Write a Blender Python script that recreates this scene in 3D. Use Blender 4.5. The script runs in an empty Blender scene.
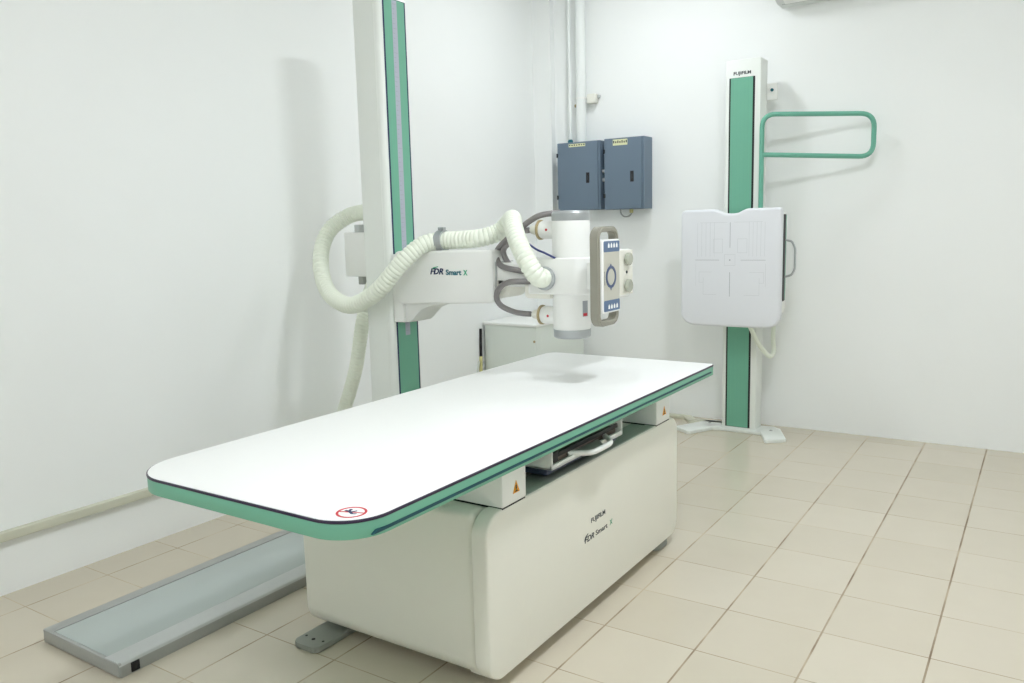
import bpy, bmesh, math, random
from mathutils import Vector, Matrix
random.seed(4)
PI = math.pi
scene = bpy.context.scene
COL = scene.collection

# ------------------------------------------------------------------ materials
def lin(c):
    return tuple(((v/255)/12.92 if v/255 <= .04045 else ((v/255+.055)/1.055)**2.4) for v in c) + (1,)

def mat(name, rgb, rough=.45, metal=0.0, spec=.5, noise=0.0, nscale=30, bump=0.0, coat=0.0):
    m = bpy.data.materials.new(name); m.use_nodes = True
    nt = m.node_tree; b = nt.nodes['Principled BSDF']
    c = lin(rgb)
    b.inputs['Base Color'].default_value = c
    b.inputs['Roughness'].default_value = rough
    b.inputs['Metallic'].default_value = metal
    b.inputs['Specular IOR Level'].default_value = spec
    b.inputs['Coat Weight'].default_value = coat
    if noise or bump:
        tc = nt.nodes.new('ShaderNodeTexCoord'); n = nt.nodes.new('ShaderNodeTexNoise')
        n.inputs['Scale'].default_value = nscale; n.inputs['Detail'].default_value = 4
        nt.links.new(tc.outputs['Object'], n.inputs['Vector'])
        if noise:
            mx = nt.nodes.new('ShaderNodeMix'); mx.data_type = 'RGBA'
            mx.inputs[6].default_value = tuple(v*(1-noise) for v in c[:3])+(1,)
            mx.inputs[7].default_value = tuple(min(1, v*(1+noise)) for v in c[:3])+(1,)
            nt.links.new(n.outputs['Fac'], mx.inputs[0]); nt.links.new(mx.outputs[2], b.inputs['Base Color'])
        if bump:
            bp = nt.nodes.new('ShaderNodeBump'); bp.inputs['Strength'].default_value = bump
            bp.inputs['Distance'].default_value = .002
            nt.links.new(n.outputs['Fac'], bp.inputs['Height']); nt.links.new(bp.outputs['Normal'], b.inputs['Normal'])
    return m

M = {}
M['wall'] = mat('wall_paint', (244, 246, 245), .75, noise=.012, nscale=3, bump=.15)
M['ceiling'] = mat('ceiling_paint', (245, 246, 246), .85)
M['white'] = mat('white_enamel', (240, 241, 238), .32, coat=.1, noise=.01)
M['column_white'] = mat('column_paint', (232, 236, 231), .38, noise=.01)
M['cream'] = mat('cream_enamel', (236, 235, 225), .4, noise=.01)
M['top'] = mat('tabletop_laminate', (247, 248, 246), .42, noise=.006)
M['green'] = mat('green_anodised_rail', (116, 180, 154), .38, metal=.15, noise=.03, nscale=12)
M['green_tube'] = mat('green_lacquered_tube', (104, 172, 150), .3, coat=.2)
M['navy'] = mat('dark_edge_band', (44, 34, 62), .4)
M['teal'] = mat('dark_teal_groove', (12, 72, 84), .5)
M['black'] = mat('black_plastic', (20, 20, 24), .5)
M['silver'] = mat('brushed_silver', (178, 182, 184), .35, metal=.6, noise=.04, nscale=80)
M['alu'] = mat('satin_aluminium', (196, 199, 198), .32, metal=.4, noise=.03, nscale=60)
M['alu_dark'] = mat('grey_aluminium_edge', (166, 168, 165), .42, metal=.2, noise=.03, nscale=60)
M['railtop'] = mat('pale_grey_cover', (174, 183, 180), .3, metal=.0, noise=.02, nscale=8)
M['scale'] = mat('grey_scale_tape', (178, 182, 196), .5, metal=.1)
M['hose'] = mat('pale_green_hose', (238, 243, 229), .42, noise=.015)
M['cable'] = mat('grey_cable_rubber', (134, 130, 130), .5)
M['blue_wire'] = mat('blue_wire', (56, 64, 120), .5)
M['beige'] = mat('beige_ring', (170, 154, 116), .4)
M['grip'] = mat('warm_grey_grip', (150, 148, 136), .5, noise=.02)
M['panel_face'] = mat('panel_greige', (198, 197, 186), .5)
M['panel_blue'] = mat('panel_blue', (92, 116, 150), .45)
M['panel_navy'] = mat('panel_dark_blue', (78, 92, 128), .45)
M['icon'] = mat('white_icon', (245, 246, 245), .5)
M['knob'] = mat('clear_grey_knob', (176, 180, 166), .2, noise=.05)
M['box'] = mat('slate_grey_steel', (104, 121, 138), .42, noise=.02, nscale=10)
M['boxdark'] = mat('slate_grey_side', (104, 121, 138), .42)
M['sticker'] = mat('yellowed_label', (222, 222, 180), .6)
M['ink'] = mat('dark_ink', (44, 52, 60), .6)
M['ink_teal'] = mat('teal_ink', (30, 104, 118), .6)
M['ink_green'] = mat('green_ink', (60, 168, 128), .6)
M['ink_navy'] = mat('navy_ink', (28, 44, 84), .6)
M['faint'] = mat('faint_print', (205, 208, 212), .6)
M['faintdark'] = mat('grey_print', (158, 162, 166), .6)
M['red'] = mat('red_print', (200, 40, 56), .5)
M['orange'] = mat('warning_orange', (232, 160, 24), .5)
M['footgrey'] = mat('grey_foot_plate', (142, 146, 138), .5, noise=.04)
M['lightgrey'] = mat('light_grey_lip', (176, 186, 176), .5)
M['detector'] = mat('detector_cover', (229, 231, 236), .4, noise=.008)
M['trunk'] = mat('beige_trunking', (204, 204, 186), .5)
M['pipe'] = mat('painted_conduit', (236, 240, 238), .4)
M['cabinet'] = mat('pale_cabinet', (222, 228, 221), .45, noise=.01)
M['yellowgrey'] = mat('pale_yellow_cable', (206, 200, 140), .5)
M['slide'] = mat('dark_blue_slide', (52, 62, 84), .5)
M['cassette'] = mat('brown_grey_cassette', (120, 108, 98), .45, noise=.15, nscale=25)
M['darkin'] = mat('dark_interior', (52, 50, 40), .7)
M['acwhite'] = mat('ac_plastic', (214, 217, 214), .5)

def emis(name, rgb, s):
    m = bpy.data.materials.new(name); m.use_nodes = True
    nt = m.node_tree; nt.nodes.clear()
    e = nt.nodes.new('ShaderNodeEmission'); o = nt.nodes.new('ShaderNodeOutputMaterial')
    e.inputs[0].default_value = lin(rgb); e.inputs[1].default_value = s
    nt.links.new(e.outputs[0], o.inputs[0]); return m
TUBE_A = emis('lamp_diffuser_glow', (246, 250, 255), 72.0)
TUBE_B = emis('lamp_diffuser_bright', (246, 250, 255), 140.0)
FILL_C = emis('fill_light_soft', (246, 250, 255), 72.0)  # glow of the added fill light

def floor_mat():
    m = bpy.data.materials.new('beige_floor_tiles'); m.use_nodes = True
    nt = m.node_tree; N = nt.nodes; Lk = nt.links; b = N['Principled BSDF']
    tc = N.new('ShaderNodeTexCoord'); sp = N.new('ShaderNodeSeparateXYZ'); Lk.new(tc.outputs['Object'], sp.inputs[0])
    def math_(op, a, bb=None):
        n = N.new('ShaderNodeMath'); n.operation = op
        for i, v in enumerate((a, bb)):
            if v is None: continue
            if isinstance(v, (int, float)): n.inputs[i].default_value = v
            else: Lk.new(v, n.inputs[i])
        return n.outputs[0]
    masks = []; cells = []
    for out, off, w in ((sp.outputs['X'], .171, .0029), (sp.outputs['Y'], .172, .0020)):
        s = math_('SUBTRACT', out, off)
        d = math_('PINGPONG', s, .15)
        masks.append(math_('LESS_THAN', d, w))
        cells.append(math_('FLOOR', math_('DIVIDE', s, .3)))
    cm = N.new('ShaderNodeCombineXYZ'); Lk.new(cells[0], cm.inputs[0]); Lk.new(cells[1], cm.inputs[1])
    wn = N.new('ShaderNodeTexWhiteNoise'); wn.noise_dimensions = '3D'; Lk.new(cm.outputs[0], wn.inputs['Vector'])
    nz = N.new('ShaderNodeTexNoise'); nz.inputs['Scale'].default_value = 7; nz.inputs['Detail'].default_value = 5
    Lk.new(tc.outputs['Object'], nz.inputs['Vector'])
    tone = math_('ADD', math_('MULTIPLY', wn.outputs['Value'], .5), math_('MULTIPLY', nz.outputs['Fac'], .5))
    base = N.new('ShaderNodeMix'); base.data_type = 'RGBA'
    base.inputs[6].default_value = lin((201, 192, 173)); base.inputs[7].default_value = lin((211, 203, 186))
    Lk.new(tone, base.inputs[0])
    # grout dirt varies along the joints
    nd = N.new('ShaderNodeTexNoise'); nd.inputs['Scale'].default_value = 5; nd.inputs['Detail'].default_value = 3
    Lk.new(tc.outputs['Object'], nd.inputs['Vector'])
    gr = N.new('ShaderNodeValToRGB'); gr.color_ramp.elements[0].position = .35; gr.color_ramp.elements[1].position = .62
    gr.color_ramp.elements[0].color = lin((136, 118, 96)); gr.color_ramp.elements[1].color = lin((182, 168, 144))
    Lk.new(nd.outputs['Fac'], gr.inputs[0])
    gy = N.new('ShaderNodeMix'); gy.data_type = 'RGBA'
    gy.inputs[0].default_value = .25; gy.inputs[7].default_value = lin((184, 170, 144)); Lk.new(gr.outputs[0], gy.inputs[6])
    m1 = N.new('ShaderNodeMix'); m1.data_type = 'RGBA'
    Lk.new(masks[1], m1.inputs[0]); Lk.new(base.outputs[2], m1.inputs[6]); Lk.new(gy.outputs[2], m1.inputs[7])
    m2 = N.new('ShaderNodeMix'); m2.data_type = 'RGBA'
    Lk.new(masks[0], m2.inputs[0]); Lk.new(m1.outputs[2], m2.inputs[6]); Lk.new(gr.outputs[0], m2.inputs[7])
    Lk.new(m2.outputs[2], b.inputs['Base Color'])
    anym = math_('MAXIMUM', masks[0], masks[1])
    rg = math_('ADD', math_('MULTIPLY', anym, .5), .24)
    Lk.new(rg, b.inputs['Roughness'])
    bp = N.new('ShaderNodeBump'); bp.invert = True; bp.inputs['Strength'].default_value = .3; bp.inputs['Distance'].default_value = .001
    Lk.new(anym, bp.inputs['Height']); Lk.new(bp.outputs[0], b.inputs['Normal'])
    return m
M['floor'] = floor_mat()

# ------------------------------------------------------------------ mesh helpers (all shapes in world metres)
def NB(): return bmesh.new()

def merge(bm, other, mtx=None):
    me = bpy.data.meshes.new('tmp'); other.to_mesh(me); other.free()
    if mtx is not None: me.transform(mtx)
    bm.from_mesh(me); bpy.data.meshes.remove(me)
    return bm

def box(bm, x0, x1, y0, y1, z0, z1, bev=0.0, seg=3):
    t = NB(); bmesh.ops.create_cube(t, size=1)
    for v in t.verts:
        v.co = Vector((x0+(v.co.x+.5)*(x1-x0), y0+(v.co.y+.5)*(y1-y0), z0+(v.co.z+.5)*(z1-z0)))
    if bev: bmesh.ops.bevel(t, geom=t.edges[:], offset=bev, segments=seg, profile=.5, affect='EDGES')
    return merge(bm, t)

def prism(bm, pts, axis, a, b, bev=0.0, seg=2):
    """pts: 2D outline; axis 'x': (y,z), 'y': (x,z), 'z': (x,y); extruded from a to b."""
    t = NB()
    def P(p, h):
        return {'x': (h, p[0], p[1]), 'y': (p[0], h, p[1]), 'z': (p[0], p[1], h)}[axis]
    lo = [t.verts.new(P(p, a)) for p in pts]; hi = [t.verts.new(P(p, b)) for p in pts]
    f0 = t.faces.new(lo); f1 = t.faces.new(hi[::-1]); n = len(pts)
    for i in range(n): t.faces.new((lo[i], hi[i], hi[(i+1) % n], lo[(i+1) % n]))
    bmesh.ops.recalc_face_normals(t, faces=t.faces[:])
    if bev:
        es = [e for e in t.edges if (e.verts[0] in lo) == (e.verts[1] in lo)]
        bmesh.ops.bevel(t, geom=es, offset=bev, segments=seg, profile=.5, affect='EDGES')
    return merge(bm, t)

def rrect(a0, a1, b0, b1, r, n=8):
    """rounded rectangle outline; r a number or four radii (a0b0, a1b0, a1b1, a0b1)"""
    rs = (r,)*4 if isinstance(r, (int, float)) else r
    out = []
    for (cx, cy, st, rr) in ((a0+rs[0], b0+rs[0], PI, rs[0]), (a1-rs[1], b0+rs[1], 1.5*PI, rs[1]),
                             (a1-rs[2], b1-rs[2], 0, rs[2]), (a0+rs[3], b1-rs[3], .5*PI, rs[3])):
        if rr < 1e-5: out.append((cx, cy)); continue
        for k in range(n+1):
            t = st+.5*PI*k/n; out.append((cx+rr*math.cos(t), cy+rr*math.sin(t)))
    return out

def circ(cx, cy, r, n=32, ry=None):
    ry = ry or r
    return [(cx+r*math.cos(2*PI*k/n), cy+ry*math.sin(2*PI*k/n)) for k in range(n)]

def ring(bm, outer, inner, axis, a, b):
    """closed band between two outlines with equal counts, extruded a..b"""
    t = NB()
    def P(p, h):
        return {'x': (h, p[0], p[1]), 'y': (p[0], h, p[1]), 'z': (p[0], p[1], h)}[axis]
    V = [[t.verts.new(P(p, h)) for p in o] for o in (outer, inner) for h in (a, b)]
    n = len(outer)
    for i in range(n):
        j = (i+1) % n
        for A, B in ((0, 1), (1, 3), (3, 2), (2, 0)):
            t.faces.new((V[A][i], V[A][j], V[B][j], V[B][i]))
    bmesh.ops.recalc_face_normals(t, faces=t.faces[:])
    return merge(bm, t)

def lathe(bm, prof, origin, axis='z', n=48):
    """prof: (radius, height) pairs about axis through origin"""
    t = NB(); rows = []
    for r, h in prof:
        row = []
        for k in range(n):
            a = 2*PI*k/n; c, s = r*math.cos(a), r*math.sin(a)
            p = {'z': (c, s, h), 'x': (h, c, s), 'y': (s, h, c)}[axis]
            row.append(t.verts.new(Vector(origin)+Vector(p)))
        rows.append(row)
    for i in range(len(rows)-1):
        for k in range(n):
            j = (k+1) % n
            t.faces.new((rows[i][k], rows[i][j], rows[i+1][j], rows[i+1][k]))
    for row in (rows[0], rows[-1]): t.faces.new(row)
    bmesh.ops.recalc_face_normals(t, faces=t.faces[:])
    return merge(bm, t)

def smooth_path(pts, step):
    P = [Vector(p) for p in pts]; P = [P[0]*2-P[1]]+P+[P[-1]*2-P[-2]]
    dense = []
    for i in range(1, len(P)-2):
        for k in range(24):
            t = k/24; a, b, c, d = P[i-1:i+3]
            dense.append(.5*((2*b)+(-a+c)*t+(2*a-5*b+4*c-d)*t*t+(-a+3*b-3*c+d)*t**3))
    dense.append(P[-2])
    out = [dense[0]]; acc = 0
    for i in range(1, len(dense)):
        seg = dense[i]-dense[i-1]; L = seg.length; pos = 0
        while L and acc+L-pos >= step:
            pos += step-acc; acc = 0; out.append(dense[i-1]+seg*(pos/L))
        acc += L-pos
    return out

def tube(bm, path, r, n=14, rfun=None):
    t = NB(); m = len(path); rows = []
    T = [(path[min(i+1, m-1)]-path[max(i-1, 0)]).normalized() for i in range(m)]
    ref = Vector((0, 0, 1)) if abs(T[0].z) < .9 else Vector((1, 0, 0))
    nrm = (ref-T[0]*ref.dot(T[0])).normalized()
    for i in range(m):
        nrm = (nrm-T[i]*nrm.dot(T[i])).normalized(); bn = T[i].cross(nrm)
        rr = rfun(i) if rfun else r
        rows.append([t.verts.new(path[i]+nrm*rr*math.cos(2*PI*k/n)+bn*rr*math.sin(2*PI*k/n)) for k in range(n)])
    for i in range(m-1):
        for k in range(n):
            j = (k+1) % n; t.faces.new((rows[i][k], rows[i][j], rows[i+1][j], rows[i+1][k]))
    t.faces.new(rows[0][::-1]); t.faces.new(rows[-1])
    bmesh.ops.recalc_face_normals(t, faces=t.faces[:])
    return merge(bm, t)

def corrugated(bm, pts, r, pitch=.0175):
    st = pitch/6
    path = smooth_path(pts, st)
    wave = (0, .7, 1, 1, 1, .7)
    return tube(bm, path, r, 22, lambda i: r*(.89+.11*wave[i % 6]))

def line3(bm, pts, r, n=12, step=.004): return tube(bm, smooth_path(pts, step), r, n)

def rounded_poly(pts, r, n=6):
    """polyline in 3D with corners rounded"""
    P = [Vector(p) for p in pts]; out = [P[0]]
    for i in range(1, len(P)-1):
        a, b, c = P[i-1], P[i], P[i+1]; u = (a-b).normalized(); v = (c-b).normalized()
        p0 = b+u*r; p1 = b+v*r
        for k in range(n+1):
            t = k/n; out.append(p0*(1-t)**2+b*2*t*(1-t)+p1*t*t)
    out.append(P[-1]); return out

# ------------------------------------------------------------------ object helpers
def thing(name, label, cat, loc, group=None):
    o = bpy.data.objects.new(name, None); COL.objects.link(o); o.location = loc; o.empty_display_size = .1
    o['label'] = label; o['category'] = cat
    if group: o['group'] = group
    return o

def top_of(o):
    while o.parent: o = o.parent
    return o

def obj(name, bm, m, parent=None, label=None, smooth=True):
    off = Vector(top_of(parent).location) if parent else Vector((0, 0, 0))
    me = bpy.data.meshes.new(name)
    if not parent:   # origin at the base centre
        xs = [v.co for v in bm.verts]
        off = Vector(((min(c.x for c in xs)+max(c.x for c in xs))/2, (min(c.y for c in xs)+max(c.y for c in xs))/2, min(c.z for c in xs)))
    for v in bm.verts: v.co -= off
    bm.to_mesh(me); bm.free()
    me.materials.append(M[m] if isinstance(m, str) else m)
    if smooth:
        for p in me.polygons: p.use_smooth = True
        try: me.set_sharp_from_angle(angle=math.radians(32))
        except Exception: pass
    o = bpy.data.objects.new(name, me); COL.objects.link(o)
    if parent: o.parent = parent
    else: o.location = off
    if label: o['label'] = label
    return o

def struct(name, bm, m):
    o = obj(name, bm, m, smooth=False)
    # keep world origin so that the patterns lie in world metres
    for v in o.data.vertices: v.co += o.location
    o.location = (0, 0, 0); o['kind'] = 'structure'
    return o

def text_bm(s, size, mtx, shear=0.0, offset=0.0, depth=.0006, spacing=1.0, width=None):
    cu = bpy.data.curves.new('t', 'FONT'); cu.body = s; cu.size = size; cu.shear = shear; cu.offset = offset
    cu.extrude = depth; cu.space_character = spacing; cu.align_x = 'LEFT'; cu.resolution_u = 3
    o = bpy.data.objects.new('t', cu); COL.objects.link(o)
    bpy.context.view_layer.update()
    dg = bpy.context.evaluated_depsgraph_get()
    me = bpy.data.meshes.new_from_object(o.evaluated_get(dg))
    bpy.data.objects.remove(o); bpy.data.curves.remove(cu)
    if width:
        xs = [v.co.x for v in me.vertices]; x0, w = min(xs), max(xs)-min(xs)
        for v in me.vertices: v.co.x = (v.co.x-x0)*width/w
    me.transform(mtx); bm = NB(); bm.from_mesh(me); bpy.data.meshes.remove(me)
    return bm

def frame_m(o, ux, uy):
    ux, uy = Vector(ux).normalized(), Vector(uy).normalized(); uz = ux.cross(uy)
    m = Matrix((ux, uy, uz)).transposed().to_4x4(); m.translation = Vector(o); return m
def face_negY(x, y, z): return frame_m((x, y, z), (1, 0, 0), (0, 0, 1))      # read by someone looking along +Y
def face_posX(x, y, z): return frame_m((x, y, z), (0, 1, 0), (0, 0, 1))      # read by someone looking along -X

# ------------------------------------------------------------------ the room
RW, RD, RH = 4.3, 6.4, 3.0
b = box(NB(), -.3, RW+.2, -RD-.2, .2, -.12, 0); struct('floor', b, 'floor')
b = box(NB(), -.3, RW+.2, -RD-.2, .2, RH, RH+.12); struct('ceiling', b, 'ceiling')
b = prism(NB(), [(-.25, -RD), (-.02, -RD), (.045, 0), (.045, .15), (-.25, .15)], 'z', 0, RH); struct('wall_left', b, 'wall')
b = box(NB(), .045, RW, 0, .15, 0, RH); struct('wall_back', b, 'wall')
b = box(NB(), RW, RW+.15, -RD, .15, 0, RH); struct('wall_right', b, 'wall')
b = box(NB(), -.02, RW, -RD-.15, -RD, 0, RH); struct('wall_front', b, 'wall')
b = box(NB(), .03, .185, -.055, .02, 0, RH); struct('trim_1', b, 'wall')

# ceiling lamps (above the frame), plus an added fill light behind the camera
def lamp(x, y, lx, ly, mt, where):
    t = thing('ceiling_light', where, 'ceiling light', (x, y, RH-.07), 'ceiling lights')
    bb = box(NB(), x-lx/2-.02, x+lx/2+.02, y-ly/2-.02, y+ly/2+.02, RH-.06, RH, .004); obj('housing', bb, 'white', t)
    bb = box(NB(), x-lx/2, x+lx/2, y-ly/2, y+ly/2, RH-.07, RH-.0601, .003); obj('diffuser', bb, mt, t)
lamp(1.10, -.95, .15, .35, TUBE_A, 'white ceiling light nearest the corner with the slate electrical boxes')
lamp(2.70, -2.6, .20, .40, TUBE_B, 'white ceiling light over the front side of the examination table')
lamp(2.4, -5.2, .25, .50, FILL_C, 'added fill light at the ceiling, farthest from the chest stand')  # added, unseen: brightens the faces turned to the camera

# trunking along the left wall and by the back wall
b = NB()
prism(b, [(-.02+.0102*(6.3-6.3)+.0, -6.3), (.012, -6.3), (.076, -.12), (.046, -.12)], 'z', .204, .237, .003)
o = obj('wall_trunking', b, 'trunk'); o['label'] = 'long beige cable trunking running low along the left wall'; o['category'] = 'cable trunking'
b = NB()
prism(b, [(.95, -.06), (1.205, -.06), (1.26, -.13), (1.47, -.13), (1.47, -.17), (1.235, -.19), (1.17, -.10), (.95, -.10)], 'z', 0, .022, .004)
o = obj('floor_trunking', b, 'trunk'); o['label'] = 'low cream cable cover on the floor behind the foot of the chest stand'; o['category'] = 'cable trunking'

# ------------------------------------------------------------------ examination table
T = thing('examination_table', 'long white examination table with green side rails on a cream pedestal', 'examination table', (1.55, -2.8, 0))
X0, X1, Y0, Y1 = 1.178, 1.967, -3.916, -1.802
CR = (.14, .11, .022, .05)
b = prism(NB(), rrect(X0+.003, X1-.003, Y0+.003, Y1-.003, tuple(c-.002 for c in CR), 12), 'z', .66, .6895, .0015); tt = obj('tabletop', b, 'top', T)
b = prism(NB(), rrect(X0, X1, Y0, Y1, CR, 12), 'z', .6815, .688, .001); obj('edge_band', b, 'navy', tt, 'dark purple edge band')
b = prism(NB(), rrect(X0+.001, X1-.001, Y0+.001, Y1-.001, CR, 12), 'z', .646, .6814, .002); rl = obj('side_rail', b, 'green', T, 'green metal side rail around the top')
b = prism(NB(), [(-3.858, .655), (-3.845, .6615), (-1.850, .6645), (-1.843, .661), (-1.850, .6585), (-3.83, .6545)], 'x', X1-.006, X1+.0006); obj('groove', b, 'teal', rl, 'dark teal slot along the rail')
# prohibition sticker near the front corner
cx, cy = 1.902, -3.850
b = ring(NB(), circ(cx, cy, .033), circ(cx, cy, .0275), 'z', .6893, .6899)
u = Vector((1, .35, 0)).normalized(); w = Vector((-u.y, u.x, 0))
P = [Vector((cx, cy, 0))+u*a*.03+w*c*.0022 for a, c in ((-1, -1), (1, -1), (1, 1), (-1, 1))]
prism(b, [(p.x, p.y) for p in P], 'z', .6893, .6899)
st = obj('prohibition_sticker', b, 'red', T, 'round red no-sitting sticker near the front corner')
b = NB()
prism(b, circ(cx-.012, cy+.010, .004, 12), 'z', .6894, .6901)
prism(b, [(cx-.020, cy+.004), (cx-.008, cy+.006), (cx+.008, cy-.004), (cx+.016, cy-.001), (cx+.015, cy-.005), (cx+.006, cy-.009), (cx-.008, cy-.002), (cx-.02, cy-.001)], 'z', .6894, .6901)
prism(b, [(cx-.004, cy+.002), (cx+.003, cy+.013), (cx+.006, cy+.011), (cx+.001, cy)], 'z', .6894, .6901)
obj('pictogram', b, 'ink_navy', st, 'dark blue figure of the sticker')

# pedestal
b = prism(NB(), rrect(-3.350, -2.060, .034, .516, (.06, .06, .02, .02)), 'x', 1.168, 1.846, .022, 4)
pd = obj('pedestal', b, 'cream', T)
b = prism(NB(), rrect(-3.368, -2.045, .040, .519, .065, 10), 'x', 1.850, 1.902, .007, 3)
fp = obj('front_panel', b, 'cream', T)
b = box(NB(), 1.30, 1.80, -3.24, -2.16, 0.0, .06); obj('plinth', b, 'footgrey', T)
for ya, yb in ((-3.30, -3.06), (-2.36, -2.12)):
    b = box(NB(), 1.78, 1.856, ya, yb, .018, .05, .006); obj('skirt', b, 'cream', pd)
def foot(x0, x1, y0, y1, holes):
    bb = prism(NB(), rrect(x0, x1, y0, y1, .028), 'z', 0, .02, .004); f = obj('foot_plate', bb, 'footgrey', T, 'grey rounded foot plate')
    bb = NB()
    for hx, hy, hr in holes: lathe(bb, [(hr, .0), (hr, .0208), (hr*.6, .0212)], (hx, hy, 0), n=16)
    obj('bolt', bb, 'black', f) if len(holes) == 1 else None
    if len(holes) == 1: return f
    bb.free()
    for hx, hy, hr in holes:
        q = lathe(NB(), [(hr, .0), (hr, .0208), (hr*.6, .0212)], (hx, hy, 0), n=16); obj('bolt', q, 'black', f)
    return f
foot(1.197, 1.305, -3.438, -3.10, [(1.215, -3.392, .004), (1.251, -3.397, .006), (1.288, -3.392, .004)])
foot(1.775, 1.886, -2.20, -2.088, [(1.872, -2.11, .004)])
foot(1.20, 1.318, -2.20, -1.96, [(1.257, -2.00, .007)])

# lettering of the pedestal panel
XF = 1.9022
b = text_bm('FUJIFILM', .022, face_posX(XF, -2.783, .3145), offset=.0003, width=.100); obj('lettering', b, 'ink', fp, 'dark maker lettering')
b = text_bm('FDR', .027, face_posX(XF, -2.828, .2600), shear=.25, offset=.0003, width=.064); obj('lettering', b, 'ink', fp, 'dark slanted lettering')
b = text_bm('Smart', .024, face_posX(XF, -2.752, .2620), offset=.0002, width=.084); obj('lettering', b, 'ink', fp)
b = text_bm('X', .025, face_posX(XF, -2.650, .2635), offset=.0003, width=.020); obj('lettering', b, 'ink_green', fp, 'green letter')
b = prism(NB(), [(-2.832, .266), (-2.825, .281), (-2.805, .288), (-2.807, .284), (-2.820, .277)], 'x', XF-.0006, XF+.0006); obj('swoosh', b, 'ink', fp)

# support blocks with warning triangles, and the recessed lip between them
def block(y0, y1):
    bb = box(NB(), 1.26, 1.903, y0, y1, .521, .6462, .004); k = obj('support_block', bb, 'white', T)
    bb = box(NB(), 1.25, 1.900, y0+.002, y1-.002, .5165, .5212); obj('gasket', bb, 'black', k)
    c = (y0+y1)/2+.008; z = .548
    bb = prism(NB(), [(c-.017, z), (c+.017, z), (c, z+.035)], 'x', 1.9025, 1.9037); w = obj('warning_label', bb, 'orange', k, 'orange warning triangle with black mark')
    bb = NB(); prism(bb, [(c-.003, z+.010), (c+.003, z+.010), (c+.002, z+.022), (c-.002, z+.022)], 'x', 1.9030, 1.9042)
    prism(bb, circ(c, z+.0065, .0022, 10), 'x', 1.9030, 1.9042)
    prism(bb, [(c-.009, z+.003), (c+.009, z+.003), (c+.005, z+.006), (c-.005, z+.006)], 'x', 1.9030, 1.9042)
    obj('warning_mark', bb, 'black', w)
block(-3.290, -3.170)
block(-2.255, -2.128)
b = prism(NB(), [(1.790, .50), (1.896, .50), (1.896, .5205), (1.858, .5205), (1.853, .5175), (1.800, .5175)], 'y', -3.168, -2.257); obj('lip', b, 'lightgrey', T, 'light grey inner lip above the front panel')
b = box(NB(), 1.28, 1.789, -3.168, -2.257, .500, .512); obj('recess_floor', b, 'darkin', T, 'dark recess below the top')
b = box(NB(), 1.30, 1.885, -3.028, -2.556, .538, .5565, .002); obj('slide_rail', b, 'slide', T, 'dark blue slide under the tray')

# bucky tray
YA, YB = -3.030, -2.553
b = NB()
box(b, 1.50, 1.905, YA, YB, .557, .561)
box(b, 1.895, 1.905, YA, YB, .557, .572, .002)
box(b, 1.50, 1.905, YA, YA+.006, .557, .641, .001); box(b, 1.50, 1.905, YB-.006, YB, .557, .641, .001)
tr = obj('cassette_tray', b, 'white', T, 'white open cassette tray under the top')
b = box(NB(), 1.52, 1.885, YA+.012, YB-.012, .563, .585, .003); obj('cassette', b, 'cassette', tr, 'brown grey cassette in the tray')
b = box(NB(), 1.889, 1.897, YA+.02, YB-.02, .585, .600, .002); box(b, 1.886, 1.898, YA+.01, YA+.05, .575, .605, .002); obj('clamp_bar', b, 'black', tr)
b = tube(NB(), rounded_poly([(1.885, YA+.13, .575), (1.945, YA+.18, .572), (1.945, YB-.16, .572), (1.885, YB-.10, .575)], .03), .009, 10); obj('handle', b, 'white', tr, 'white pull handle')
b = prism(NB(), [(1.885, YA+.145), (1.940, YA+.205), (1.940, YB-.205), (1.885, YB-.145)], 'z', .567, .573); obj('handle_plate', b, 'alu_dark', tr)

# ------------------------------------------------------------------ floor rail of the tube stand
R_ = thing('floor_rail', 'long low grey metal floor rail beside the left wall, running behind the table', 'floor rail', (.70, -2.4, 0))
RX0, RX1, RY0, RY1 = .492, .908, -3.825, -.95
b = NB(); prism(b, [(RX0+.012, 0), (RX1-.002, 0), (RX1, .006), (RX1, .036), (RX1-.008, .043), (RX0, .043), (RX0, .036), (RX0+.012, .032)], 'y', RY0+.004, RY1)
obj('base', b, 'alu_dark', R_)
b = box(NB(), RX0+.048, RX1-.075, RY0+.010, RY1-.01, .0425, .0445, .0006); obj('cover_plate', b, 'railtop', R_, 'pale blue grey cover plate')
b = box(NB(), RX0, RX0+.045, RY0, RY1, .0425, .0462, .001); obj('edge_bar', b, 'alu_dark', R_, 'darker grey outer bar')
b = prism(NB(), [(RX1-.072, .0425), (RX1-.072, .0465), (RX1-.014, .0475), (RX1-.003, .043), (RX1+.001, .036), (RX1-.004, .034)], 'y', RY0, RY1); obj('edge_bar', b, 'alu', R_, 'bright silver inner bar')
b = box(NB(), RX0+.001, RX1-.001, RY0-.003, RY0+.008, .004, .0455, .002); obj('end_plate', b, 'alu_dark', R_)
b = box(NB(), RX1-.004, RX1+.003, RY0+.035, RY0+.062, .004, .034, .002); obj('end_stop', b, 'black', R_, 'small black stop near the front end')

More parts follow.
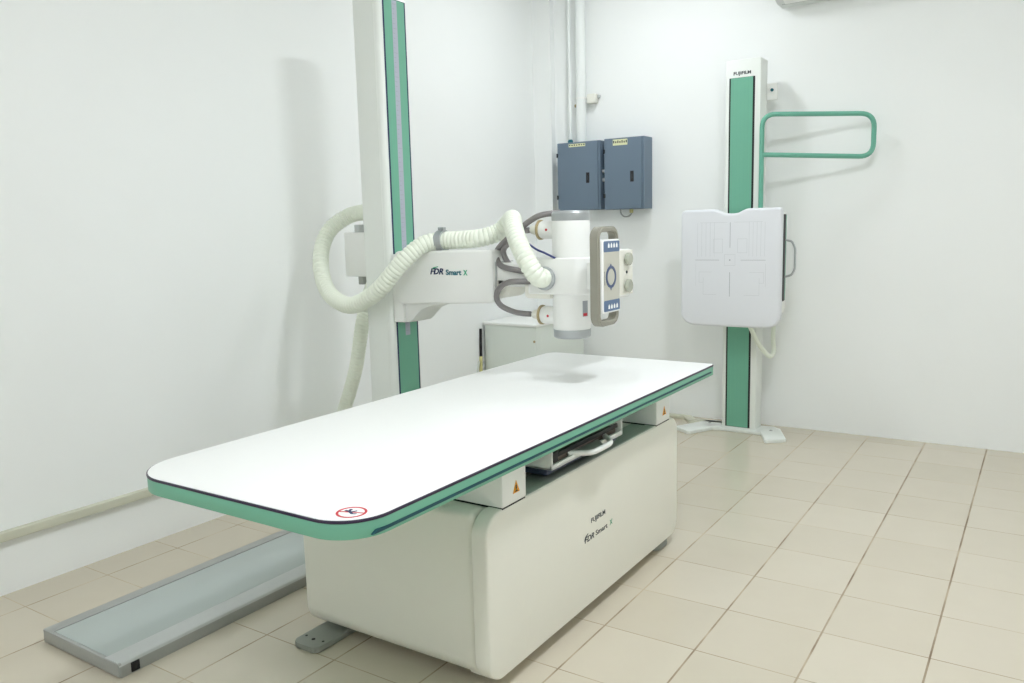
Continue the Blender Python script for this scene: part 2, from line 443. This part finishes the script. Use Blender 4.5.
# ------------------------------------------------------------------ tube stand
S = thing('tube_stand', 'tall white column with green front strip carrying a horizontal arm and upright tube head', 'x-ray machine', (.625, -2.25, .047))
b = box(NB(), .50, .74, -2.42, -2.08, .0475, .085, .006); obj('carriage_base', b, 'white', S)
b = prism(NB(), rrect(.552, .700, -2.347, -2.157, (.008, .022, .022, .008), 6), 'z', .08, 2.262, .004); cl = obj('column', b, 'column_white', S)
b = box(NB(), .694, .7008, -2.3225, -2.176, .12, 2.240); obj('strip_border', b, 'ink_navy', cl, 'dark border of the green strip')
b = box(NB(), .694, .7012, -2.313, -2.184, .122, 2.2375); gs = obj('front_strip', b, 'green', cl, 'green strip down the column')
b = box(NB(), .699, .7016, -2.264, -2.232, .80, 2.236); sc = obj('scale_tape', b, 'scale', cl, 'light grey scale tape')
b = NB(); z = .82
while z < 2.23:
    box(b, .7012, .7018, -2.260, -2.260+(.012 if round((z-.82)/.02) % 5 else .022), z, z+.0015); z += .02
obj('scale_marks', b, 'faintdark', sc)
b = box(NB(), .566, .672, -2.3482, -2.3470, .10, 2.25); obj('side_cover', b, 'column_white', cl)
# carriage with curved bracket under the arm
b = NB()
box(b, .7005, .760, -2.338, -2.168, .868, 1.165, .006)
prism(b, [(.705, .868), (.775, .868), (.795, .880), (.815, .900), (.845, .925), (.89, .942), (.965, .953), (.965, 1.02), (.705, 1.02)], 'y', -2.322, -2.172, .004)
obj('carriage', b, 'white', S)
# arm housing
def rquad(P, rs, n=7):
    out = []
    m = len(P)
    for i in range(m):
        a, bb, c = Vector(P[i-1]), Vector(P[i]), Vector(P[(i+1) % m])
        u = (a-bb).normalized(); v = (c-bb).normalized(); p0 = bb+u*rs[i]; p1 = bb+v*rs[i]
        for k in range(n+1):
            t = k/n; q = p0*(1-t)**2+bb*2*t*(1-t)+p1*t*t; out.append((q.x, q.y))
    return out
b = prism(NB(), rquad([(.722, .947), (1.242, .969), (1.242, 1.181), (.722, 1.179)], (.05, .03, .02, .03)), 'y', -2.345, -2.275, .008, 3)
ar = obj('arm_housing', b, 'white', S)
b = box(NB(), .72, 1.215, -2.274, -2.165, .985, 1.155, .01); obj('arm_beam', b, 'white', S)
YF = -2.3456
b = text_bm('FDR', .034, face_negY(.921, YF, 1.082), shear=.28, offset=.0012, width=.070); obj('lettering', b, 'ink_navy', ar, 'navy slanted lettering')
b = text_bm('Smart', .030, face_negY(1.004, YF, 1.080), offset=.0010, width=.080); obj('lettering', b, 'ink_teal', ar, 'teal lettering')
b = text_bm('X', .030, face_negY(1.094, YF, 1.0795), offset=.001, width=.021); obj('lettering', b, 'ink_green', ar, 'green letter')
b = prism(NB(), [(.930, 1.100), (.938, 1.110), (.966, 1.1155), (.962, 1.111), (.944, 1.106)], 'y', YF-.0006, YF+.0006); obj('swoosh', b, 'ink_green', ar, 'green swoosh over the letters')
# link and pivot
b = box(NB(), 1.2405, 1.2455, -2.332, -2.20, 1.030, 1.134, .001); obj('arm_end_plate', b, 'alu', S)
b = box(NB(), 1.243, 1.44, -2.325, -2.19, 1.034, 1.130, .010); obj('arm_link', b, 'white', S)
b = lathe(NB(), [(.03, -.07), (.042, -.06), (.042, .06), (.03, .07)], (1.262, -2.255, 1.03), 'y', 32); obj('pivot', b, 'cream', S)

# tube head
TC = (1.557, -2.270)
prof = [(.055, .868), (.0710, .8725), (.0725, .876), (.0730, .885), (.0730, 1.285), (.0720, 1.29)]
b = lathe(NB(), prof, (TC[0], TC[1], 0), 'z', 64); th = obj('tube_housing', b, 'white', S)
b = lathe(NB(), [(.0725, 1.289), (.0735, 1.293), (.0735, 1.316), (.067, 1.325), (.04, 1.327)], (TC[0], TC[1], 0), 'z', 64); obj('collar', b, 'silver', th, 'silver top collar')
b = lathe(NB(), [(.04, .838), (.066, .839), (.0715, .844), (.0722, .866), (.0735, .873)], (TC[0], TC[1], 0), 'z', 64); obj('collar', b, 'silver', th, 'silver bottom collar')
def tube_patch(a0, a1, z0, z1, rr):
    pts = [(TC[0]+rr*math.cos(a0+(a1-a0)*k/6), TC[1]+rr*math.sin(a0+(a1-a0)*k/6)) for k in range(7)]
    pts += [(TC[0]+(rr-.002)*math.cos(a1+(a0-a1)*k/6), TC[1]+(rr-.002)*math.sin(a1+(a0-a1)*k/6)) for k in range(7)]
    return prism(NB(), pts, 'z', z0, z1)
obj('rating_label', tube_patch(math.radians(-27), math.radians(-6), .925, .985, .0737), 'faintdark', th, 'small grey and red label')
obj('label_patch', tube_patch(math.radians(-25), math.radians(-9), .927, .938, .0742), 'red', th)
b = prism(NB(), rrect(1.402, 1.652, -2.3475, -2.186, (.014, .05, .02, .01)), 'z', 1.010, 1.150, .006, 3); hb = obj('head_block', b, 'white', S)
b = prism(NB(), rquad([(1.385, .992), (1.50, .992), (1.50, 1.06), (1.385, 1.06)], (.02, .005, .005, .02)), 'y', -2.34, -2.20, .006); obj('lower_cover', b, 'cream', hb)
# hose socket on the block
b = lathe(NB(), [(.043, 0), (.046, -.006), (.044, -.016), (.039, -.018)], (1.487, -2.3465, 1.072), 'y', 40); obj('hose_socket', b, 'silver', hb, 'grey ring socket')
# cable sockets
def socket(z):
    bb = lathe(NB(), [(.033, -.085), (.035, -.080), (.035, -.01), (.033, 0)], (1.513, -2.27, z), 'x', 32); s = obj('cable_socket', bb, 'white', th)
    bb = lathe(NB(), [(.036, -.096), (.039, -.094), (.039, -.087), (.036, -.085)], (1.513, -2.27, z), 'x', 32); obj('flange', bb, 'beige', s, 'beige flange')
    bb = lathe(NB(), [(.012, -.135), (.016, -.130), (.020, -.115), (.024, -.100)], (1.513, -2.27, z), 'x', 24); obj('plug', bb, 'cream', s)
    bb = prism(NB(), circ(1.468, z, .005, 12), 'y', -2.3062, -2.3035); obj('dot', bb, 'red', s, 'red dot')
socket(1.256); socket(.922)

# collimator behind the tube with its knobs
b = box(NB(), 1.47, 1.655, -2.20, -1.945, .975, 1.170, .008); cm = obj('collimator', b, 'white', S)
b = box(NB(), 1.655, 1.660, -2.075, -1.935, .986, 1.166, .002); obj('face_plate', b, 'cream', cm)
for z in (1.130, 1.022):
    bb = lathe(NB(), [(.014, 0), (.016, .004), (.025, .006), (.026, .018), (.021, .022)], (1.660, -2.000, z), 'x', 20); obj('knob', bb, 'knob', cm, 'translucent grey knob')
b = prism(NB(), circ(-1.995, 1.077, .006, 14), 'x', 1.660, 1.6625); obj('button', b, 'ink', cm)

# control panel with its grip frame
b = box(NB(), 1.64, 1.74, -2.315, -2.255, 1.03, 1.13, .004); obj('panel_bracket', b, 'white', S)
FY0, FY1, FZ0, FZ1 = -2.446, -2.283, .905, 1.264
b = ring(NB(), rrect(FY0, FY1, FZ0, FZ1, .040, 8), rrect(FY0+.015, FY1-.015, FZ0+.020, FZ1-.020, .024, 8), 'x', 1.728, 1.766)
bmesh.ops.bevel(b, geom=[e for e in b.edges if abs(e.verts[0].co.x-e.verts[1].co.x) < 1e-6 and len(e.link_faces) == 2 and e.calc_face_angle(0) > 1.0], offset=.005, segments=3, affect='EDGES')
gf = obj('grip_frame', b, 'grip', S, 'warm grey rounded grip frame')
PY0, PY1, PZ0, PZ1 = -2.431, -2.286, .953, 1.218
b = prism(NB(), rrect(PY0, PY1, PZ0, PZ1, .012), 'x', 1.735, 1.771, .003); cp = obj('control_panel', b, 'icon', S, 'white control panel with blue bands')
b = prism(NB(), rrect(PY0+.012, PY1-.005, PZ0+.006, PZ1-.006, .006), 'x', 1.7695, 1.7714); obj('panel_face', b, 'panel_face', cp)
b = prism(NB(), rrect(PY0+.012, PY1-.005, PZ1-.045, PZ1-.006, .006), 'x', 1.7705, 1.7719); b1 = obj('button_band', b, 'panel_blue', cp, 'blue button band')
b = prism(NB(), rrect(PY0+.012, PY1-.005, PZ0+.006, PZ0+.046, .006), 'x', 1.7705, 1.7719); b2 = obj('button_band', b, 'panel_blue', cp, 'blue button band')
for band, z0 in ((b1, PZ1-.030), (b2, PZ0+.014)):
    for k in range(4):
        y = PY0+.046+k*.0215
        bb = NB(); prism(bb, [(y, z0), (y+.013, z0), (y+.013, z0+.010), (y+.0065, z0+.018), (y, z0+.010)], 'x', 1.7715, 1.7722); obj('button', bb, 'icon', band, 'white button')
cy, cz = -2.363, 1.083
b = ring(NB(), circ(cy, cz, .040, 40), circ(cy, cz, .031, 40), 'x', 1.7705, 1.774); dl = obj('ring_dial', b, 'panel_navy', cp, 'dark blue ring')
b = ring(NB(), [(cy-.006, cz-.038), (cy+.006, cz-.038), (cy, cz-.049)], [(cy-.001, cz-.0385), (cy+.001, cz-.0385), (cy, cz-.039)], 'x', 1.7705, 1.773); obj('arrow', b, 'panel_navy', dl)
b = prism(NB(), [(cy-.006, cz+.038), (cy+.006, cz+.038), (cy, cz+.047)], 'x', 1.7705, 1.773); obj('arrow', b, 'panel_navy', dl)
b = prism(NB(), circ(cy, cz, .028, 32), 'x', 1.7705, 1.7735); obj('dial_face', b, 'panel_face', dl)
b = box(NB(), 1.7705, 1.772, PY0+.018, PY0+.020, 1.055, 1.105); obj('level_mark', b, 'ink', cp)

# hoses
hose = [(.52,-2.19,1.330),(.44,-2.17,1.352),(0.364,-2.150,1.354),(0.28,-2.160,1.338),(0.222,-2.220,1.280),(0.220,-2.280,1.193),(0.271,-2.340,1.080),(0.369,-2.390,0.987),(0.524,-2.435,0.946),(0.652,-2.450,0.978),(0.742,-2.450,1.034),(0.833,-2.420,1.134),(0.895,-2.360,1.203),(0.949,-2.310,1.219),(1.055,-2.280,1.223),(1.130,-2.260,1.229),(1.190,-2.220,1.250),(1.230,-2.210,1.285),(1.278,-2.250,1.301),(1.335,-2.330,1.270),(1.395,-2.395,1.215),(1.455,-2.425,1.140),(1.487,-2.410,1.085),(1.487,-2.360,1.073)]
b = corrugated(NB(), hose, .0375); hs = obj('cable_hose', b, 'hose', S, 'pale green corrugated hose looping from column to tube head')
hose2 = [(.47,-2.21,1.02),(.425,-2.205,.95),(.395,-2.200,.880),(.370,-2.200,.800),(.340,-2.190,.715),(.293,-2.170,.610),(.223,-2.150,.480),(.154,-2.130,.370),(.085,-2.105,.250),(.075,-2.10,.20)]
b = corrugated(NB(), hose2, .034); obj('cable_hose', b, 'hose', S, 'pale green corrugated hose hanging down behind the column')
b = ring(NB(), circ(0, 0, .0435, 28), circ(0, 0, .037, 28), 'x', -.017, .017)
box(b, -.014, .014, -.01, .01, .043, .056, .002); box(b, -.014, .014, -.012, .012, -.052, -.037, .002)
for v in b.verts: v.co += Vector((.962, -2.308, 1.220))
obj('hose_clamp', b, 'silver', S, 'grey hose clamp on the arm')
b = box(NB(), .335, .551, -2.25, -2.165, 1.058, 1.262, .006); jb = obj('junction_box', b, 'white', S, 'white box behind the column')
b = box(NB(), .385, .415, -2.23, -2.19, 1.262, 1.297, .003); obj('connector', b, 'alu', jb)
b = box(NB(), .395, .425, -2.23, -2.19, 1.02, 1.058, .003); obj('connector', b, 'alu_dark', jb)

# cables
A_ = [(1.49,-2.235,1.322),(1.475,-2.245,1.320),(1.421,-2.270,1.312),(1.374,-2.275,1.290),(1.333,-2.280,1.262),(1.274,-2.270,1.228),(1.240,-2.280,1.198),(1.222,-2.290,1.166),(1.250,-2.315,1.128),(1.298,-2.335,1.110),(1.40,-2.335,1.095)]
b = line3(NB(), A_, .0115); obj('power_cable', b, 'cable', S, 'thick grey cable at the tube head')
B_ = [(1.37,-2.270,1.256),(1.335,-2.275,1.250),(1.290,-2.265,1.222),(1.252,-2.28,1.180),(1.280,-2.30,1.135),(1.330,-2.315,1.105),(1.40,-2.315,1.090)]
b = line3(NB(), B_, .0115); obj('power_cable', b, 'cable', S, 'thick grey cable at the tube head')
C_ = [(1.43,-2.345,1.060),(1.405,-2.350,1.059),(1.336,-2.365,1.057),(1.283,-2.360,1.034),(1.252,-2.340,0.993),(1.260,-2.320,0.957),(1.296,-2.290,0.932),(1.331,-2.275,0.924),(1.37,-2.270,0.922)]
b = line3(NB(), C_, .0115); obj('power_cable', b, 'cable', S, 'thick grey cable curving to the lower socket')
D_ = [(1.365,-2.33,1.230),(1.386,-2.330,1.215),(1.448,-2.350,1.184),(1.488,-2.352,1.169),(1.53,-2.343,1.148)]
b = line3(NB(), D_, .004); obj('signal_wire', b, 'blue_wire', S, 'thin blue wire')

# ------------------------------------------------------------------ chest stand by the back wall
W = thing('chest_stand', 'white wall stand with green strip, square detector plate and green patient grip bar', 'x-ray stand', (1.573, -.2, 0))
b = box(NB(), 1.474, 1.677, -.255, -.125, .02, 2.182, .005); wc = obj('column', b, 'column_white', W)
b = box(NB(), 1.4955, 1.6445, -.2562, -.25, .03, 2.082); obj('strip_border', b, 'black', wc, 'dark border of the green strip')
b = box(NB(), 1.5045, 1.6325, -.2568, -.25, .032, 2.081); obj('front_strip', b, 'green', wc, 'green strip down the column')
b = NB()
for k in range(5): box(b, 1.520+k*.022, 1.521+k*.022, -.2571, -.2565, .034, 2.080)
obj('strip_ribs', b, 'green_tube', wc)
b = text_bm('FUJIFILM', .025, face_negY(1.520, -.2556, 2.098), offset=.0006, width=.100); obj('lettering', b, 'ink', wc, 'dark maker lettering')
# base plate with splayed feet
foot_pts = [(1.40, -.15), (1.47, -.13), (1.68, -.13), (1.775, -.10), (1.80, -.13), (1.893, -.375), (1.885, -.41), (1.80, -.455), (1.785, -.44), (1.705, -.262), (1.66, -.270), (1.48, -.262), (1.405, -.262), (1.335, -.415), (1.30, -.42), (1.235, -.375), (1.225, -.345)]
foot_pts = [(1.36, -.12), (1.76, -.12), (1.80, -.15), (1.888, -.36), (1.875, -.385), (1.800, -.440), (1.785, -.435), (1.720, -.280), (1.66, -.272), (1.49, -.272), (1.425, -.285), (1.345, -.445), (1.325, -.45), (1.225, -.385), (1.222, -.365), (1.335, -.14)]
b = prism(NB(), foot_pts, 'z', 0, .022, .004); bs = obj('base_plate', b, 'column_white', W)
for hx, hy in ((1.378, -.20), (1.763, -.22)):
    q = lathe(NB(), [(.010, .0), (.010, .0225), (.006, .026)], (hx, hy, 0), n=16); obj('bolt', q, 'alu_dark', bs)
# wall bracket
b = NB(); box(b, 1.66, 1.735, -.13, -.118, 1.955, 2.05, .002); box(b, 1.50, 1.66, -.126, -.001, 1.97, 2.04, .002); br = obj('wall_bracket', b, 'white', W)
b = lathe(NB(), [(.009, 0), (.009, -.006), (.005, -.009)], (1.706, -.130, 2.012), 'y', 16); obj('bolt', b, 'ink_teal', br)
# detector: carriage, housing, cover plate
b = box(NB(), 1.50, 1.65, -.335, -.2572, .86, 1.20, .006); obj('detector_carriage', b, 'white', W)
b = prism(NB(), rrect(1.325, 1.861, .73, 1.31, (.07, .05, .01, .02)), 'y', -.425, -.325, .006); dh = obj('detector_housing', b, 'white', W)
out = []
ax0, ax1, az0, az1 = 1.282, 1.864, .665, 1.338
for k in range(9):  # bottom left
    t = PI+.5*PI*k/8; out.append((ax0+.085+.085*math.cos(t), az0+.075+.075*math.sin(t)))
for k in range(9):
    t = 1.5*PI+.5*PI*k/8; out.append((ax1-.085+.085*math.cos(t), az0+.075+.075*math.sin(t)))
for k in range(7):
    t = .5*PI*k/6; out.append((ax1-.022+.022*math.cos(t), az1-.022+.022*math.sin(t)))
for dx, dz in ((.10, 0), (.085, -.002), (.062, -.012), (.04, -.023), (.015, -.026), (-.015, -.026), (-.04, -.023), (-.062, -.012), (-.085, -.002), (-.10, 0)):
    out.append((1.580+dx, az1+dz))
for k in range(7):
    t = .5*PI+.5*PI*k/6; out.append((ax0+.03+.03*math.cos(t), az1-.03+.03*math.sin(t)))
b = prism(NB(), out, 'y', -.455, -.405, .016, 5); dc = obj('detector_plate', b, 'detector', W)
YD = -.4554
b = NB()
for (x0, x1, z0, z1) in ((1.372, 1.515, 1.0485, 1.0505), (1.640, 1.780, 1.0485, 1.0505), (1.576, 1.5785, 1.12, 1.262), (1.576, 1.5785, .842, .98)):
    box(b, x0, x1, YD, -.45, z0, z1)
prism(b, circ(1.577, 1.0495, .004, 12), 'y', YD, -.45); obj('centre_marks', b, 'faintdark', dc, 'thin grey centring cross')
b = NB()
def outline(x0, x1, z0, z1, t=.0016):
    box(b, x0, x1, YD+.0001, -.45, z0, z0+t); box(b, x0, x1, YD+.0001, -.45, z1-t, z1)
    box(b, x0, x0+t, YD+.0001, -.45, z0, z1); box(b, x1-t, x1, YD+.0001, -.45, z0, z1)
outline(1.545, 1.608, 1.018, 1.082); outline(1.48, 1.535, 1.09, 1.17); outline(1.62, 1.675, 1.09, 1.17)
for k in range(5):
    box(b, 1.385+k*.025, 1.3865+k*.025, YD+.0001, -.45, 1.07, 1.262); box(b, 1.685+k*.022, 1.6865+k*.022, YD+.0001, -.45, 1.07, 1.262)
for x0, x1, z0, z1 in ((1.375, 1.376, .90, 1.03), (1.78, 1.7815, .90, 1.03), (1.395, 1.47, .98, .9815), (1.395, 1.3965, .92, .98), (1.42, 1.4215, .85, .95), (1.395, 1.42, .92, .9215), (1.42, 1.50, .85, .8515), (1.69, 1.77, .98, .9815), (1.77, 1.7715, .92, .98), (1.745, 1.7465, .85, .95), (1.745, 1.77, .92, .9215), (1.66, 1.745, .85, .8515), (1.40, 1.56, 1.262, 1.2635), (1.60, 1.76, 1.262, 1.2635)):
    box(b, x0, x1, YD+.0001, -.45, z0, z1)
obj('guide_lines', b, 'faint', dc, 'faint positioning lines')
b = box(NB(), 1.852, 1.865, -.408, -.372, .818, 1.300, .002); ds = obj('side_slot', b, 'black', dh, 'dark slot of the detector')
b = box(NB(), 1.852, 1.863, -.371, -.350, .821, 1.298, .002); obj('slot_door', b, 'green_tube', dh, 'green edge strip')
b = tube(NB(), rounded_poly([(1.861, -.372, 1.158), (1.900, -.372, 1.150), (1.918, -.372, 1.11), (1.918, -.372, .995), (1.900, -.372, .962), (1.861, -.372, .952)], .012), .006, 10); obj('side_handle', b, 'silver', dh, 'silver pull handle')
# patient grip bar, swung slightly towards the wall
px0, py0 = 1.706, -.315; ang = math.radians(22.5); dxh, dyh = math.cos(ang), math.sin(ang); Lh = .592
def hp(s, z): return (px0+dxh*s, py0+dyh*s, z)
loop = rounded_poly([hp(0, 1.22), hp(0, 1.835), hp(0, 1.866), hp(.03, 1.866)], .02)
path = rounded_poly([Vector(hp(0, 1.20)), Vector(hp(0, 1.858)), Vector(hp(Lh, 1.834)), Vector(hp(Lh, 1.602)), Vector(hp(0, 1.636))], .075, 8)
b = tube(NB(), path, .0135, 14); obj('grip_bar', b, 'green_tube', W, 'green looped patient grip bar')
b = box(NB(), 1.655, 1.72, -.33, -.30, 1.20, 1.26, .004); obj('grip_mount', b, 'white', W)
b = line3(NB(), [(1.62,-.335,.78),(1.645,-.325,.70),(1.662,-.310,.640),(1.692,-.290,.567),(1.730,-.270,.505),(1.760,-.255,.478),(1.765,-.20,.50),(1.748,-.16,.57),(1.735,-.12,.68),(1.70,-.105,.80),(1.62,-.10,.90)], .013); obj('detector_cable', b, 'hose', W, 'pale looped cable under the detector')

# ------------------------------------------------------------------ electrical boxes
def ebox(x0, x1, z0, z1, depth, label, slot_x, slot_z, lab):
    t = thing('electrical_box', label, 'electrical box', ((x0+x1)/2, -.001, z0), 'slate electrical boxes on the back wall')
    yf = -depth
    bb = box(NB(), x0, x1, yf+.012, .001, z0, z1, .002); obj('body', bb, 'box', t)
    bb = box(NB(), x0+.001, x1-.012, yf, yf+.0115, z0+.004, z1-.002, .002); d = obj('door', bb, 'box', t)
    bb = box(NB(), slot_x-.012, slot_x+.012, yf-.003, yf+.002, slot_z-.034, slot_z+.034, .002); hh = obj('handle', bb, 'black', d, 'black recessed latch')
    bb = box(NB(), slot_x-.003, slot_x+.003, yf-.0045, yf-.002, slot_z-.014, slot_z+.014); obj('latch', bb, 'ink', hh)
    for zz in (z0+.075, z1-.095):
        bb = box(NB(), x0-.008, x0+.010, yf+.0, yf+.02, zz, zz+.028, .002); obj('hinge', bb, 'black', d)
    bb = box(NB(), lab[0], lab[1], yf-.0008, yf+.001, lab[2], lab[3]); s = obj('sticker', bb, 'sticker', d, 'pale yellow sticker')
    bb = NB(); n = 7; wd = (lab[1]-lab[0])/n
    for k in range(n):
        box(bb, lab[0]+wd*(k+.2), lab[0]+wd*(k+.75), yf-.0012, yf, lab[3]-(lab[3]-lab[2])*.62, lab[3]-(lab[3]-lab[2])*(.2+.1*(k % 2)))
    obj('print', bb, 'ink', s)
    return t
e1 = ebox(.276, .592, 1.366, 1.815, .14, 'slate grey electrical box nearest the room corner, directly under the thick conduit',   .506, 1.577, (.365, .490, 1.783, 1.803))
e2 = ebox(.628, .905, 1.362, 1.818, .14, 'slate grey electrical box farther from the corner, with a clear yellow label', .826, 1.570, (.692, .795, 1.770, 1.808))
for zz in (1.56, 1.615):
    b = lathe(NB(), [(.014, 0), (.014, .018), (.009, .024)], (.592, -.085, zz), 'x', 12); obj('cable_gland', b, 'alu', e1)
b = lathe(NB(), [(.018, 0), (.018, .018), (.012, .026)], (.335, -.06, 1.815), 'z', 16); obj('cable_gland', b, 'ink_teal', e1, 'dark green gland')
b = line3(NB(), [(.70, -.05, 1.366), (.71, -.06, 1.335), (.735, -.06, 1.315), (.765, -.05, 1.32), (.775, -.03, 1.345), (.775, -.03, 1.366)], .005); obj('loose_wire', b, 'alu_dark', e2, 'small grey wire loop under the box')
b = box(NB(), .765, .785, -.05, -.03, 1.338, 1.364, .003); obj('wire_clip', b, 'yellowgrey', e2, 'yellow clip')

# conduits
b = tube(NB(), [Vector((.418, -.055, z)) for z in (1.8152, 2.2, 2.6, RH)], .034, 24); o = obj('conduit_pipe', b, 'pipe')
o['label'] = 'thick white conduit rising from the slate box by the corner'; o['category'] = 'pipe'
b = tube(NB(), [Vector((.335, -.06, z)) for z in (1.842, 2.2, 2.6, RH)], .011, 14); o = obj('conduit_pipe', b, 'pipe')
o['label'] = 'thin white conduit ending in the dark gland, left of the thick one'; o['category'] = 'pipe'
b = tube(NB(), [Vector((.298, -.02, z)) for z in (1.8152, 2.2, 2.6, RH)], .006, 12); o = obj('conduit_pipe', b, 'pipe')
o['label'] = 'thinnest white conduit, closest to the room corner'; o['category'] = 'pipe'
c = thing('pipe_clamp', 'small white pipe clamp and block holding the thick conduit to the back wall', 'pipe clamp', (.45, -.001, 2.08))
b = ring(NB(), circ(.418, -.055, .0380, 28), circ(.418, -.055, .0344, 28), 'z', 2.098, 2.110); obj('band', b, 'white', c)
b = box(NB(), .459, .520, -.055, -.001, 2.068, 2.128, .004); obj('block', b, 'cream', c)
b = box(NB(), .520, .536, -.022, -.001, 2.10, 2.122, .003); obj('tab', b, 'alu', c)
b = box(NB(), .352, .3795, -.03, -.001, 2.055, 2.075, .003); obj('saddle', b, 'beige', c)

# ------------------------------------------------------------------ generator cabinet in the corner
G = thing('generator_cabinet', 'low pale equipment cabinet standing in the corner behind the table', 'cabinet', (.26, -.44, 0))
b = box(NB(), .060, .450, -.745, -.12, .03, .648, .004); obj('body', b, 'cabinet', G)
b = box(NB(), .052, .458, -.755, -.112, .644, .664, .005); obj('lid', b, 'white', G)
b = box(NB(), .09, .42, -.72, -.15, 0, .04); obj('base', b, 'footgrey', G)
b = lathe(NB(), [(.008, 0), (.008, -.004), (.005, -.006)], (.438, -.745, .553), 'y', 14); obj('lock', b, 'beige', G, 'small lock')
b = box(NB(), .4500, .4520, -.70, -.16, .08, .60, .0005); obj('side_panel', b, 'cabinet', G)
K = thing('cable_bundle', 'dark and pale yellow cables hanging between the corner cabinet and the left wall', 'cable', (.045, -.735, 0))
b = line3(NB(), [(.048, -.772, .62), (.047, -.775, .50), (.046, -.775, .43)], .009); obj('connector', b, 'black', K, 'black upper length')
b = line3(NB(), [(.046, -.775, .44), (.044, -.778, .35), (.040, -.785, .20), (.042, -.79, .012)], .011); obj('cable', b, 'yellowgrey', K, 'pale yellow cable')
b = line3(NB(), [(.046, -.80, .41), (.040, -.82, .30), (.036, -.85, .15), (.040, -.88, .010)], .007); obj('cable', b, 'cabinet', K)

# ------------------------------------------------------------------ air conditioner, mostly above the frame
AC = thing('air_conditioner', 'white wall air conditioner at the top edge of the photo', 'air conditioner', (2.12, -.1, 2.485))
b = prism(NB(), [(-.001, 2.485), (-.10, 2.485), (-.185, 2.512), (-.205, 2.56), (-.205, 2.72), (-.185, 2.765), (-.001, 2.765)], 'x', 1.715, 2.52, .006, 3); obj('casing', b, 'acwhite', AC)
b = prism(NB(), [(-.095, 2.482), (-.175, 2.506), (-.178, 2.512), (-.098, 2.488)], 'x', 1.76, 2.475); obj('louvre', b, 'white', AC)
b = box(NB(), 1.74, 2.495, -.0899, -.0810, 2.4835, 2.488); obj('outlet_gap', b, 'alu_dark', AC, 'grey gap along the underside')

# ------------------------------------------------------------------ camera, world, colour
cam = bpy.data.cameras.new('camera'); co = bpy.data.objects.new('camera', cam); COL.objects.link(co)
cam.sensor_width = 36; cam.sensor_fit = 'HORIZONTAL'; cam.lens = 28.6718
cam.clip_start = .05; cam.clip_end = 60
Rv, Uv, Fv = Vector((0.836796, 0.546947, -0.024920)), Vector((-0.056550, 0.131610, 0.989687)), Vector((-0.544586, 0.826758, -0.141060))
m = Matrix((Rv, Uv, -Fv)).transposed().to_4x4(); m.translation = Vector((3.094172, -5.032350, 1.276650))
co.matrix_world = m
scene.camera = co
w = bpy.data.worlds.new('world'); scene.world = w; w.use_nodes = True
w.node_tree.nodes['Background'].inputs[0].default_value = (.9, .95, 1, 1); w.node_tree.nodes['Background'].inputs[1].default_value = .3
vs = scene.view_settings
vs.view_transform = 'Standard'; vs.look = 'None'; vs.gamma = 1; vs.use_curve_mapping = False; vs.exposure = -0.06
scene.cycles.max_bounces = 10; scene.cycles.diffuse_bounces = 7; scene.cycles.use_denoising = True
